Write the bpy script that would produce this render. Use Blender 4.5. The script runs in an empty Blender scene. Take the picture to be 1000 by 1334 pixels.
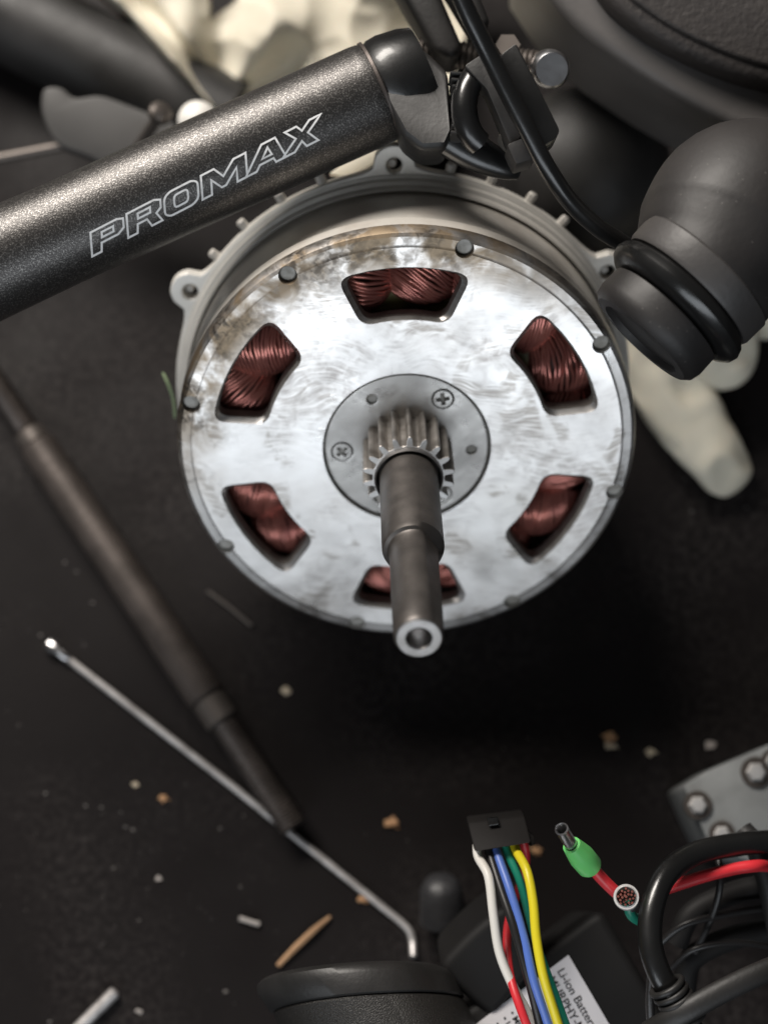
import bpy, bmesh, math, random
from mathutils import Vector, Matrix, Quaternion, noise
random.seed(7)
PI = math.pi
S = bpy.context.scene
C = S.collection

# ------------------------------------------------------------------ camera
FPX, CX, CY = 2036.0, 500.0, 667.0          # focal length and centre of the photograph in its pixels
TILT, DC = math.radians(14), 0.53            # lean of the camera, distance to the bench along its axis
FW = Vector((0, math.sin(TILT), -math.cos(TILT)))
UP = Vector((0, math.cos(TILT), math.sin(TILT)))
RT = Vector((1, 0, 0))
CL = -FW * DC
cam = bpy.data.cameras.new('camera')
cam.sensor_fit = 'VERTICAL'; cam.sensor_height = 24; cam.lens = 24 * FPX / 1334
cam.clip_start = 0.02; cam.clip_end = 50
cam.dof.use_dof = True; cam.dof.focus_distance = 0.408; cam.dof.aperture_fstop = 3.8
co = bpy.data.objects.new('camera', cam); C.objects.link(co)
co.location = CL; co.rotation_euler = (TILT, 0, 0)
S.camera = co

# ------------------------------------------------------------------ light
w = bpy.data.worlds.new('World'); S.world = w; w.use_nodes = True
bg = w.node_tree.nodes['Background']
bg.inputs[0].default_value = (0.95, 0.97, 1.0, 1); bg.inputs[1].default_value = 0.055
S.view_settings.view_transform = 'Standard'; S.view_settings.look = 'None'
S.view_settings.exposure = 0.0; S.view_settings.gamma = 1
S.cycles.use_denoising = True
def lamp(name, loc, target, sx, sy, power, col):
    l = bpy.data.lights.new(name, 'AREA'); l.shape = 'RECTANGLE'; l.size = sx; l.size_y = sy
    l.energy = power; l.color = col
    o = bpy.data.objects.new(name, l); C.objects.link(o); o.location = loc
    o.rotation_euler = (Vector(target) - Vector(loc)).to_track_quat('-Z', 'Y').to_euler()
    return o
lamp('ceiling_lamp', (-0.48, 0.80, 0.88), (0, 0.05, 0.05), 0.7, 0.35, 27, (1.0, 0.94, 0.87))
lamp('window_light', (-0.22, -1.22, 0.85), (0.0, 0.05, 0.08), 1.6, 0.62, 12, (0.88, 0.94, 1.0))

# ------------------------------------------------------------------ helpers
def at(px, py, d):
    return CL + (RT * ((px - CX) / FPX) + UP * ((CY - py) / FPX) + FW) * d
def onz(px, py, z=0.0):
    r = RT * ((px - CX) / FPX) + UP * ((CY - py) / FPX) + FW
    return CL + r * ((z - CL.z) / r.z)
def tag(o, label=None, cat=None, group=None, kind=None):
    if label: o['label'] = label
    if cat: o['category'] = cat
    if group: o['group'] = group
    if kind: o['kind'] = kind
    return o
def thing(name, label, cat, loc, group=None, quat=None):
    o = bpy.data.objects.new(name, None); C.objects.link(o); o.empty_display_size = 0.01
    o.location = loc
    if quat is not None:
        o.rotation_mode = 'QUATERNION'; o.rotation_quaternion = quat
    return tag(o, label, cat, group)
def worldm(o):
    m = o.matrix_basis.copy() if o.rotation_mode != 'XYZ' else Matrix.LocRotScale(o.location, o.rotation_euler, o.scale)
    return worldm(o.parent) @ m if o.parent else m
def finish(me, m, smooth):
    if m: me.materials.append(m)
    if smooth is not None:
        for p in me.polygons: p.use_smooth = True
        me.set_sharp_from_angle(angle=math.radians(smooth))
def obj(name, geo, m, parent=None, world=True, smooth=35, loc=None):
    """geo = (verts, faces) or a Mesh; world=True: verts are world points"""
    if isinstance(geo, bpy.types.Mesh):
        me = geo; me.name = name
    else:
        me = bpy.data.meshes.new(name); me.from_pydata([tuple(v) for v in geo[0]], [], geo[1])
        bm = bmesh.new(); bm.from_mesh(me); bmesh.ops.recalc_face_normals(bm, faces=bm.faces); bm.to_mesh(me); bm.free()
    finish(me, m, smooth)
    o = bpy.data.objects.new(name, me); C.objects.link(o)
    if parent is not None:
        if world: me.transform(worldm(parent).inverted())
        o.parent = parent
    elif world:
        if loc is None:
            n = len(me.vertices); loc = sum((v.co for v in me.vertices), Vector()) / max(n, 1)
            loc = Vector((loc.x, loc.y, min(v.co.z for v in me.vertices)))
        me.transform(Matrix.Translation(-Vector(loc))); o.location = loc
    return o
def merge(*gs):
    V, F = [], []
    for v, f in gs:
        k = len(V); V += list(v); F += [tuple(i + k for i in q) for q in f]
    return V, F
def cr(pts, k=8):
    """Catmull-Rom through points (Vectors or tuples)"""
    P = [Vector(p) for p in pts]; P = [P[0] * 2 - P[1]] + P + [P[-1] * 2 - P[-2]]
    out = []
    for i in range(1, len(P) - 2):
        for j in range(k):
            t = j / k
            out.append(0.5 * ((2 * P[i]) + (P[i+1] - P[i-1]) * t + (2*P[i-1] - 5*P[i] + 4*P[i+1] - P[i+2]) * t*t
                              + (3*P[i] - P[i-1] - 3*P[i+1] + P[i+2]) * t**3))
    out.append(P[-2]); return out
def tube(P, r, n=12, caps=True, squash=1.0, up=None):
    P = [Vector(p) for p in P]; N = len(P)
    R = r if isinstance(r, (list, tuple)) else [r] * N
    V, F = [], []; prev = None
    for i in range(N):
        t = (P[min(i+1, N-1)] - P[max(i-1, 0)]).normalized()
        if prev is None:
            a = Vector(up) if up is not None else (Vector((0, 0, 1)) if abs(t.z) < 0.9 else Vector((1, 0, 0)))
        else: a = prev
        a = (a - t * a.dot(t)).normalized(); prev = a; b = t.cross(a)
        for j in range(n):
            an = 2 * PI * j / n
            V.append(P[i] + (a * math.cos(an) * squash + b * math.sin(an)) * R[i])
    for i in range(N - 1):
        for j in range(n):
            k = (j + 1) % n
            F.append((i*n + j, i*n + k, (i+1)*n + k, (i+1)*n + j))
    if caps:
        F.append(tuple(range(n))[::-1]); F.append(tuple((N-1)*n + j for j in range(n)))
    return V, F
def frame(axis, hint=(0, 1, 0)):
    z = Vector(axis).normalized(); y = Vector(hint); y = (y - z * y.dot(z)).normalized(); x = y.cross(z)
    return x, y, z
def lathe(prof, o=(0, 0, 0), axis=(0, 0, 1), n=48, hint=(0, 1, 0.01), close=False):
    """prof = [(r, h)...]; r<=0 at an end makes a pole"""
    x, y, z = frame(axis, hint); o = Vector(o); V, F, rows = [], [], []
    for r, h in prof:
        if r <= 1e-9:
            rows.append([len(V)]); V.append(o + z * h)
        else:
            rows.append(list(range(len(V), len(V) + n)))
            for j in range(n):
                a = 2 * PI * j / n; V.append(o + (x * math.cos(a) + y * math.sin(a)) * r + z * h)
    pr = list(zip(rows, rows[1:])) + ([(rows[-1], rows[0])] if close else [])
    for A, B in pr:
        for j in range(n):
            k = (j + 1) % n
            if len(A) == 1 and len(B) == 1: continue
            if len(A) == 1: F.append((A[0], B[k], B[j]))
            elif len(B) == 1: F.append((A[j], A[k], B[0]))
            else: F.append((A[j], A[k], B[k], B[j]))
    return V, F
def bevelled(geo, off, seg=2, ang=30):
    me = bpy.data.meshes.new('t'); me.from_pydata([tuple(v) for v in geo[0]], [], geo[1])
    bm = bmesh.new(); bm.from_mesh(me); bmesh.ops.recalc_face_normals(bm, faces=bm.faces)
    ed = [e for e in bm.edges if len(e.link_faces) == 2 and e.calc_face_angle(0) > math.radians(ang)]
    bmesh.ops.bevel(bm, geom=ed, offset=off, segments=seg, affect='EDGES', profile=0.5, clamp_overlap=True)
    bm.to_mesh(me); bm.free(); return me
def prism(front, back):
    n = len(front); V = list(front) + list(back)
    F = [tuple(range(n)), tuple(range(n, 2*n))[::-1]] + [(i, n + i, n + (i+1) % n, (i+1) % n) for i in range(n)]
    return V, F
def pxprism(pts, d, th):
    f = [at(p[0], p[1], p[2] if len(p) > 2 else d) for p in pts]
    return prism(f, [v + FW * th for v in f])
def zprism(pts, z, z0=0.0):
    f = [onz(px, py, z) for px, py in pts]
    return prism(f, [Vector((v.x, v.y, z0)) for v in f])
def plate(loops, z0, z1, bev=0.0, seg=2):
    """flat plate with holes (even-odd loops in local xy) from z0 to z1 -> Mesh"""
    cu = bpy.data.curves.new('t', 'CURVE'); cu.dimensions = '2D'; cu.fill_mode = 'BOTH'
    cu.extrude = (z1 - z0) / 2 - bev; cu.bevel_depth = bev; cu.bevel_resolution = seg; cu.offset = -bev
    for L in loops:
        s = cu.splines.new('POLY'); s.points.add(len(L) - 1); s.use_cyclic_u = True
        for p, q in zip(s.points, L): p.co = (q[0], q[1], 0, 1)
    o = bpy.data.objects.new('t', cu); C.objects.link(o)
    dg = bpy.context.evaluated_depsgraph_get(); dg.update()
    me = bpy.data.meshes.new_from_object(o.evaluated_get(dg)); me.transform(Matrix.Translation((0, 0, (z0 + z1) / 2)))
    bpy.data.objects.remove(o); bpy.data.curves.remove(cu)
    me.materials.clear()
    bm = bmesh.new(); bm.from_mesh(me); bmesh.ops.remove_doubles(bm, verts=bm.verts, dist=1e-7); bm.to_mesh(me); bm.free()
    return me
def circ(x, y, r, n=24, a0=0):
    return [(x + r * math.cos(a0 + 2*PI*i/n), y + r * math.sin(a0 + 2*PI*i/n)) for i in range(n)]
def rounded(pts, r, seg=5):
    """round the corners of a polygon"""
    out = []; n = len(pts)
    for i in range(n):
        p = Vector(pts[i]); a = Vector(pts[i-1]) - p; b = Vector(pts[(i+1) % n]) - p
        k = min(r, a.length * .45, b.length * .45)
        A = p + a.normalized() * k; B = p + b.normalized() * k
        for j in range(seg + 1):
            t = j / seg; q = A * (1-t)**2 + p * 2*t*(1-t) + B * t*t; out.append((q.x, q.y))
    return out
def lump(c, r, sq=(1, 1, 1), amp=.25, sub=2, seed=0):
    bm = bmesh.new(); bmesh.ops.create_icosphere(bm, subdivisions=sub, radius=1)
    V = []
    for v in bm.verts:
        k = 1 + amp * noise.noise(v.co * 1.7 + Vector((seed * 3.1, seed, 0)))
        V.append(Vector(c) + Vector((v.co.x * sq[0], v.co.y * sq[1], v.co.z * sq[2])) * r * k)
    F = [tuple(v.index for v in f.verts) for f in bm.faces]; bm.free(); return V, F

# ------------------------------------------------------------------ materials
def mat(name, col, rough=.5, metal=0.0, var=None, rvar=None, bumps=(), speck=None, coat=0.0, spec=.5, trans=0.0, sss=0.0):
    """var=(scale, other colour, lo, hi); rvar=(scale, rough2); bumps=[(scale, strength, dist, detail)]; speck=(scale, size, colour)"""
    m = bpy.data.materials.new(name); m.use_nodes = True; nt = m.node_tree; N = nt.nodes; L = nt.links
    b = N['Principled BSDF']; tc = N.new('ShaderNodeTexCoord')
    b.inputs['Base Color'].default_value = (*col, 1); b.inputs['Roughness'].default_value = rough
    b.inputs['Metallic'].default_value = metal; b.inputs['Coat Weight'].default_value = coat
    b.inputs['Coat Roughness'].default_value = .12; b.inputs['Specular IOR Level'].default_value = spec
    b.inputs['Transmission Weight'].default_value = trans
    if sss: b.inputs['Subsurface Weight'].default_value = sss; b.inputs['Subsurface Scale'].default_value = .003
    def nz(scale, detail=5, dist=0.0):
        n = N.new('ShaderNodeTexNoise'); n.inputs['Scale'].default_value = scale; n.inputs['Detail'].default_value = detail
        n.inputs['Distortion'].default_value = dist; L.new(tc.outputs['Object'], n.inputs['Vector']); return n.outputs['Fac']
    def ramp(src, lo, hi, a=0.0, c=1.0):
        r = N.new('ShaderNodeMapRange'); r.inputs[1].default_value = lo; r.inputs[2].default_value = hi
        r.inputs[3].default_value = a; r.inputs[4].default_value = c; L.new(src, r.inputs[0]); return r.outputs[0]
    def mix(f, A, B):
        x = N.new('ShaderNodeMix'); x.data_type = 'RGBA'
        L.new(f, x.inputs[0])
        for i, q in ((6, A), (7, B)):
            if isinstance(q, tuple): x.inputs[i].default_value = (*q, 1)
            else: L.new(q, x.inputs[i])
        return x.outputs[2]
    cur = None
    if var:
        cur = mix(ramp(nz(var[0]), var[2], var[3]), col, var[1])
    if speck:
        v = N.new('ShaderNodeTexVoronoi'); v.inputs['Scale'].default_value = speck[0]; L.new(tc.outputs['Object'], v.inputs['Vector'])
        f = ramp(v.outputs['Distance'], speck[1], speck[1] * .5)
        cur = mix(f, cur if cur is not None else col, speck[2])
    if cur is not None: L.new(cur, b.inputs['Base Color'])
    if rvar: L.new(ramp(nz(rvar[0]), .35, .65, rough, rvar[1]), b.inputs['Roughness'])
    last = None
    for sc, st, di, de in bumps:
        u = N.new('ShaderNodeBump'); u.inputs['Strength'].default_value = st; u.inputs['Distance'].default_value = di
        L.new(nz(sc, de), u.inputs['Height'])
        if last: L.new(last, u.inputs['Normal'])
        last = u.outputs['Normal']
    if last: L.new(last, b.inputs['Normal'])
    m['nz'] = 0
    return m

def bench_material():
    m = mat('bench', (.017, .0145, .0145), .55, spec=.10, bumps=[(900, .25, .0004, 4)])
    nt = m.node_tree; N = nt.nodes; L = nt.links; b = N['Principled BSDF']; tc = N['Texture Coordinate']
    def nz(s, d=6, dist=0):
        n = N.new('ShaderNodeTexNoise'); n.inputs['Scale'].default_value = s; n.inputs['Detail'].default_value = d
        n.inputs['Distortion'].default_value = dist; L.new(tc.outputs['Object'], n.inputs['Vector']); return n.outputs['Fac']
    def rg(src, lo, hi, a, c):
        r = N.new('ShaderNodeMapRange'); r.inputs[1].default_value = lo; r.inputs[2].default_value = hi
        r.inputs[3].default_value = a; r.inputs[4].default_value = c; L.new(src, r.inputs[0]); return r.outputs[0]
    mu = N.new('ShaderNodeMath'); mu.operation = 'MULTIPLY'
    L.new(rg(nz(14, 5, .4), .42, .68, 0, 1), mu.inputs[0]); L.new(rg(nz(420, 6), .4, .75, 0, 1), mu.inputs[1])
    x = N.new('ShaderNodeMix'); x.data_type = 'RGBA'; L.new(mu.outputs[0], x.inputs[0])
    x.inputs[6].default_value = (.0085, .0070, .0070, 1); x.inputs[7].default_value = (.033, .029, .0275, 1)
    L.new(x.outputs[2], b.inputs['Base Color'])
    L.new(rg(nz(30), .3, .7, .45, .7), b.inputs['Roughness'])
    return m

def cover_material():
    """machined, smeared aluminium with a brown oil stain along the top rim"""
    m = mat('cover_aluminium', (.8, .8, .8), .34, 1.0)
    nt = m.node_tree; N = nt.nodes; L = nt.links; b = N['Principled BSDF']; tc = N['Texture Coordinate']
    def nz(s, d=6, dist=0, off=0.0):
        mp = N.new('ShaderNodeMapping'); mp.inputs['Location'].default_value = (off, off * .7, 0); L.new(tc.outputs['Object'], mp.inputs[0])
        n = N.new('ShaderNodeTexNoise'); n.inputs['Scale'].default_value = s; n.inputs['Detail'].default_value = d
        n.inputs['Distortion'].default_value = dist; L.new(mp.outputs[0], n.inputs['Vector']); return n.outputs['Fac']
    def rg(src, lo, hi, a=0., c=1.):
        r = N.new('ShaderNodeMapRange'); r.inputs[1].default_value = lo; r.inputs[2].default_value = hi
        r.inputs[3].default_value = a; r.inputs[4].default_value = c; L.new(src, r.inputs[0]); return r.outputs[0]
    def op(o, A, B):
        x = N.new('ShaderNodeMath'); x.operation = o
        for i, q in enumerate((A, B)):
            if isinstance(q, (int, float)): x.inputs[i].default_value = q
            else: L.new(q, x.inputs[i])
        return x.outputs[0]
    def mix(f, A, B):
        x = N.new('ShaderNodeMix'); x.data_type = 'RGBA'; L.new(f, x.inputs[0])
        for i, q in ((6, A), (7, B)):
            if isinstance(q, tuple): x.inputs[i].default_value = (*q, 1)
            else: L.new(q, x.inputs[i])
        return x.outputs[2]
    sp = N.new('ShaderNodeSeparateXYZ'); L.new(tc.outputs['Object'], sp.inputs[0])
    X, Y = sp.outputs[0], sp.outputs[1]
    # brown stain along the upper-left rim: ring x upper half x noise
    ln = N.new('ShaderNodeVectorMath'); ln.operation = 'LENGTH'; L.new(tc.outputs['Object'], ln.inputs[0]); rad = ln.outputs['Value']
    ring = rg(rad, .050, .059); upper = rg(op('SUBTRACT', Y, op('MULTIPLY', X, .55)), .010, .050)
    stain = op('MULTIPLY', op('MULTIPLY', ring, upper), rg(nz(95, 9, .7), .36, .54, .15, 1.))
    def strokes(rot, sx, sy, off):
        mp_ = N.new('ShaderNodeMapping'); mp_.inputs['Rotation'].default_value = (0, 0, rot); mp_.inputs['Scale'].default_value = (sx, sy, sx); mp_.inputs['Location'].default_value = (off, off, 0)
        wv = N.new('ShaderNodeTexNoise'); wv.inputs['Scale'].default_value = 26; wv.inputs['Detail'].default_value = 2
        L.new(tc.outputs['Object'], wv.inputs['Vector'])
        ad = N.new('ShaderNodeVectorMath'); ad.operation = 'MULTIPLY_ADD'; ad.inputs[1].default_value = (.03, .03, 0); L.new(wv.outputs['Color'], ad.inputs[0]); L.new(tc.outputs['Object'], ad.inputs[2])
        L.new(ad.outputs[0], mp_.inputs[0])
        n = N.new('ShaderNodeTexNoise'); n.inputs['Scale'].default_value = 1; n.inputs['Detail'].default_value = 6; L.new(mp_.outputs[0], n.inputs['Vector']); return n.outputs['Fac']
    stk = op('ADD', op('MULTIPLY', strokes(1.0, 150, 1300, 0.), .5), op('MULTIPLY', strokes(-.6, 170, 1100, 3.), .5))
    # dark rubbed patches over the upper half
    uph = rg(Y, -.02, .03)
    patch = op('MULTIPLY', op('MULTIPLY', rg(nz(34, 6, 1.0, .3), .45, .60), op('MULTIPLY', rg(nz(260, 8, .8), .36, .58), rg(stk, .38, .54))), rg(Y, -.07, .045, .22, 1.0))
    few = op('MULTIPLY', rg(nz(75, 4, .8, 2.3), .57, .64), rg(stk, .40, .55))
    c1 = mix(rg(nz(55, 5, .5, 1.), .3, .7), (.82, .81, .80), (.66, .64, .62))
    c2 = mix(op('MULTIPLY', patch, .85), c1, (.30, .27, .25))
    c2 = mix(op('MULTIPLY', few, .8), c2, (.33, .30, .27))
    c3 = mix(stain, c2, (.30, .235, .165))
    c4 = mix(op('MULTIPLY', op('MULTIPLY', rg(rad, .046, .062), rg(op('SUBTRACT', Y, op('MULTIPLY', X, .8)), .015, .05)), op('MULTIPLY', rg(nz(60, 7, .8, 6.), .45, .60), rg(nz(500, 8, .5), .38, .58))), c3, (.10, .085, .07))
    smear = op('MULTIPLY', op('MULTIPLY', rg(nz(26, 5, .8, 9.), .46, .62), rg(nz(150, 8, .8, 5.), .40, .60)), rg(stk, .36, .58))
    c5 = mix(op('MULTIPLY', smear, rg(Y, -.04, .05, .25, .95)), c4, (.30, .28, .265))
    L.new(c5, b.inputs['Base Color'])
    L.new(op('ADD', rg(nz(45, 6, 1.0, 4.), .3, .7, .26, .46), op('MULTIPLY', stain, .2)), b.inputs['Roughness'])
    # swirl marks
    vo = N.new('ShaderNodeTexVoronoi'); vo.inputs['Scale'].default_value = 42; vo.feature = 'SMOOTH_F1'; vo.inputs['Smoothness'].default_value = .5
    wob = N.new('ShaderNodeTexNoise'); wob.inputs['Scale'].default_value = 55; wob.inputs['Detail'].default_value = 3; L.new(tc.outputs['Object'], wob.inputs['Vector'])
    wm = N.new('ShaderNodeVectorMath'); wm.operation = 'MULTIPLY_ADD'; wm.inputs[1].default_value = (.012, .012, 0); L.new(wob.outputs['Color'], wm.inputs[0]); L.new(tc.outputs['Object'], wm.inputs[2])
    L.new(wm.outputs[0], vo.inputs['Vector'])
    sw = op('SINE', op('MULTIPLY', vo.outputs['Distance'], 84), 0)
    fine = op('MULTIPLY', op('ADD', op('MULTIPLY', sw, .5), .5), rg(nz(900, 4), .3, .7, .3, 1.))
    u1 = N.new('ShaderNodeBump'); u1.inputs['Distance'].default_value = .00012
    L.new(op('MULTIPLY', rg(nz(30, 4, .5, 7.), .46, .66, .0, .14), rg(Y, -.05, .05, .2, 1.)), u1.inputs['Strength']); L.new(fine, u1.inputs['Height'])
    u2 = N.new('ShaderNodeBump'); u2.inputs['Distance'].default_value = .0004; u2.inputs['Strength'].default_value = .10
    L.new(op('ADD', nz(120, 7, .8), op('MULTIPLY', stk, .12)), u2.inputs['Height']); L.new(u1.outputs['Normal'], u2.inputs['Normal'])
    L.new(u2.outputs['Normal'], b.inputs['Normal'])
    return m

M = dict(
    band=mat('dark_band', (.045, .042, .041), .5, 0, (40, (.034, .031, .030), .4, .7), None, [(500, .25, .0004, 5)]),
    rawcast=mat('raw_cast_edge', (.20, .19, .175), .6, .2, (200, (.13, .12, .11), .4, .65), None, [(700, .3, .0003, 4)]),
    dim=mat('dim_steel', (.62, .61, .60), .4, .45, (150, (.48, .47, .46), .4, .65)),
    bench=bench_material(), cover=cover_material(),
    cast=mat('cast_aluminium', (.66, .64, .60), .45, .35, (60, (.54, .52, .48), .35, .65), (40, .55), [(700, .25, .0003, 4)]),
    cover_side=mat('cover_side', (.66, .63, .58), .42, .45, (90, (.54, .50, .45), .4, .68), (50, .5), [(350, .2, .0003, 5)]),
    hub=mat('hub_steel', (.40, .39, .375), .22, .95, (70, (.29, .28, .27), .4, .68), (90, .5), [(95, .22, .0008, 3)]),
    gear=mat('gear_steel', (.42, .395, .37), .34, .85, (200, (.24, .22, .20), .4, .65), (150, .5), [(500, .15, .0003, 4)]),
    shaft=mat('dark_shaft_steel', (.088, .080, .075), .42, .75, (120, (.13, .118, .11), .42, .7), (160, .5), [(900, .12, .0002, 4)]),
    shaft_end=mat('bare_steel_end', (.55, .53, .52), .36, 1.0, (200, (.42, .40, .38), .4, .6)),
    pin=mat('recessed_pin', (.30, .29, .27), .5, .35, (300, (.18, .17, .15), .4, .6)),
    copper=mat('enamelled_copper', (.40, .15, .12), .26, .65, (160, (.30, .105, .09), .38, .66)),
    coilcore=mat('coil_core', (.05, .016, .012), .6),
    insul=mat('yellow_insulation', (.10, .088, .025), .6, 0, (160, (.03, .028, .012), .4, .62), None, [(300, .5, .001, 4)]),
    darkin=mat('motor_inside', (.02, .018, .017), .7),
    stem=mat('speckled_black_paint', (.062, .059, .057), .36, .85, (2400, (.23, .22, .21), .50, .72), (1800, .46), [(2400, .30, .0003, 3), (45, .05, .002, 3)]),
    print=mat('pale_print', (.86, .85, .84), .5, 0, (500, (.62, .61, .60), .50, .75)),
    gloss=mat('gloss_black', (.007, .007, .007), .25, 0, None, (60, .4), [(700, .12, .0003, 4)], coat=.25),
    satin=mat('satin_black', (.012, .0115, .011), .46, 0, (50, (.018, .0165, .016), .4, .65), (80, .6), [(900, .2, .0003, 4)]),
    rubber=mat('black_rubber', (.0125, .0112, .011), .5, 0, (40, (.020, .0175, .017), .4, .7), (50, .62), [(600, .2, .0003, 5)], speck=(420, .09, (.10, .092, .085))),
    greyrub=mat('grey_rubber', (.11, .103, .10), .5, 0, (30, (.085, .080, .078), .4, .7), None, [(500, .2, .0004, 5)]),
    grain=mat('grained_dark_pad', (.026, .022, .021), .62, 0, (60, (.034, .029, .027), .4, .7), None, [(450, .6, .0007, 4)]),
    glove=mat('cream_leather', (.60, .56, .46), .75, 0, (28, (.46, .42, .33), .42, .72), None, [(260, .3, .0005, 6)], sss=.05),
    steel=mat('bright_steel', (.62, .62, .63), .28, 1.0, (120, (.45, .44, .44), .4, .65), None, [(400, .15, .0003, 4)]),
    spoke=mat('dull_spoke_steel', (.56, .54, .53), .4, .5, (200, (.36, .34, .33), .4, .65)),
    axle=mat('dark_axle_steel', (.085, .071, .064), .48, .6, (90, (.055, .046, .041), .4, .65), None, [(500, .3, .0004, 4)]),
    axlering=mat('worn_axle_ring', (.115, .10, .09), .45, .7),
    stub=mat('dull_stub', (.42, .40, .37), .5, .3), white=mat('white_plastic', (.72, .70, .66), .45),
    batt=mat('battery_black', (.010, .0095, .0095), .6, spec=.2), plate=mat('grey_painted_plate', (.26, .27, .27), .5, .3, (40, (.12, .125, .125), .4, .7), None, [(300, .2, .0004, 4)]),
    darkplate=mat('dark_grey_plate', (.045, .043, .041), .6, 0, (40, (.03, .028, .027), .4, .7)),
    palegreen=mat('dull_green', (.20, .26, .14), .7), green=mat('green_cloth', (.16, .27, .10), .8),
    wood=mat('pale_wood', (.40, .24, .13), .8, 0, (200, (.25, .14, .07), .4, .7)),
    crumb=mat('brown_crumb', (.42, .24, .12), .8, 0, (300, (.28, .15, .08), .4, .7)),
    crumbp=mat('pale_crumb', (.45, .38, .28), .8),
    dust=mat('pale_dust', (.34, .31, .29), .8), speckdust=mat('grey_dust', (.12, .11, .103), .8),
    clear=mat('smoky_plastic', (.022, .022, .024), .5, 0, None, None, [(90, .6, .002, 3)]),
    paper=mat('label_paper', (.66, .64, .66), .55, 0, (30, (.60, .58, .60), .4, .7)),
    ink=mat('label_ink', (.02, .02, .022), .6),
    wwhite=mat('white_wire', (.72, .69, .64), .4), wblack=mat('black_wire', (.014, .013, .013), .4),
    wblue=mat('blue_wire', (.09, .17, .52), .38), wgreen=mat('green_wire', (.012, .23, .15), .38),
    wyellow=mat('yellow_wire', (.72, .60, .02), .38), wred=mat('red_wire', (.62, .030, .040), .38),
    sleeve=mat('green_sleeve', (.16, .62, .17), .35, sss=.15), plug=mat('plug_black', (.011, .0095, .009), .65, 0, None, None, [(900, .2, .0002, 3)], spec=.2),
    body=mat('speckled_black_body', (.014, .013, .012), .42, 0, None, None, [(2600, .5, .0005, 3)], speck=(2300, .15, (.15, .14, .125))),
)

# ------------------------------------------------------------------ the bench
bt = bpy.data.meshes.new('workbench_top')
bt.from_pydata([(-1.5, -1.2, 0), (1.5, -1.2, 0), (1.5, 1.6, 0), (-1.5, 1.6, 0)], [], [(0, 1, 2, 3)])
bt.materials.append(M['bench'])
bo = bpy.data.objects.new('workbench_top', bt); C.objects.link(bo); bo['kind'] = 'structure'

# ------------------------------------------------------------------ the motor
R = .065
mc = at(529.84, 585.37, .445)
nz_ = (RT * .0182 - UP * .5184 - FW * .8549).normalized()
ny_ = (UP - nz_ * UP.dot(nz_)).normalized(); nx_ = ny_.cross(nz_)
mq = Matrix((nx_, ny_, nz_)).transposed().to_quaternion()
motor = thing('electric_motor', 'round silver electric motor with copper windings showing through six windows and a long dark shaft', 'motor', mc, None, mq)
def mp(name, geo, m, parent=motor, smooth=17):
    o = obj(name, geo, m, parent, world=False, smooth=smooth)
    for p in o.data.polygons:
        if p.normal.z > .9995: p.use_smooth = False
    return o
def sector(r0, r1, ha0, ha1, mid, cr_=.04):
    P = []
    k = 9
    for i in range(k): a = mid + ha1 * (1 - 2 * i / (k-1)); P.append((r1 * math.cos(a), r1 * math.sin(a)))
    for i in range(k): a = mid - ha0 * (1 - 2 * i / (k-1)); P.append((r0 * math.cos(a), r0 * math.sin(a)))
    # round the four corners only
    out = []; cor = {0: 1, k-1: 1, k: 1, 2*k-1: 1}
    n = len(P)
    for i in range(n):
        if i in cor:
            p = Vector(P[i]); seg = []
            def walk(step):
                left = cr_ * R; q = p; j = i
                while True:
                    nx = Vector(P[(j + step) % n]); d = (nx - q).length
                    if d >= left: return q + (nx - q) * (left / d)
                    left -= d; q = nx; j += step
            A, B = walk(-1), walk(1)
            for t in (0, .17, .34, .5, .66, .83, 1):
                q = A * (1-t)**2 + p * 2*t*(1-t) + B * t*t; seg.append((q.x, q.y))
            out += seg
        else:
            p = Vector(P[i])
            if min((p - Vector(P[c])).length for c in cor) > cr_ * R: out.append(P[i])
    return out
RD = math.radians
wins = [RD(a + 1.8) for a in (90, 150, 30, 210, 330, 270)]
dims = [RD(76.84 + 45 * i) for i in range(8)]
DR, dr = .956, .0385
def boolean(geo, cut):
    obs = []
    for q in (geo, cut):
        me = bpy.data.meshes.new('t'); me.from_pydata([tuple(v) for v in q[0]], [], q[1])
        bm = bmesh.new(); bm.from_mesh(me); bmesh.ops.recalc_face_normals(bm, faces=bm.faces); bm.to_mesh(me); bm.free()
        o = bpy.data.objects.new('t', me); C.objects.link(o); obs.append(o)
    md = obs[0].modifiers.new('b', 'BOOLEAN'); md.operation = 'DIFFERENCE'; md.solver = 'EXACT'; md.object = obs[1]
    dg = bpy.context.evaluated_depsgraph_get(); dg.update()
    me = bpy.data.meshes.new_from_object(obs[0].evaluated_get(dg))
    for o in obs: bpy.data.objects.remove(o)
    me.materials.clear(); return me
def loft(rings):
    n = len(rings[0]); V = [p for r in rings for p in r]; F = [tuple(range(n))[::-1], tuple((len(rings)-1)*n + i for i in range(n))]
    for k in range(len(rings) - 1):
        F += [(k*n + i, k*n + (i+1) % n, (k+1)*n + (i+1) % n, (k+1)*n + i) for i in range(n)]
    return V, F
cuts = []
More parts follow.
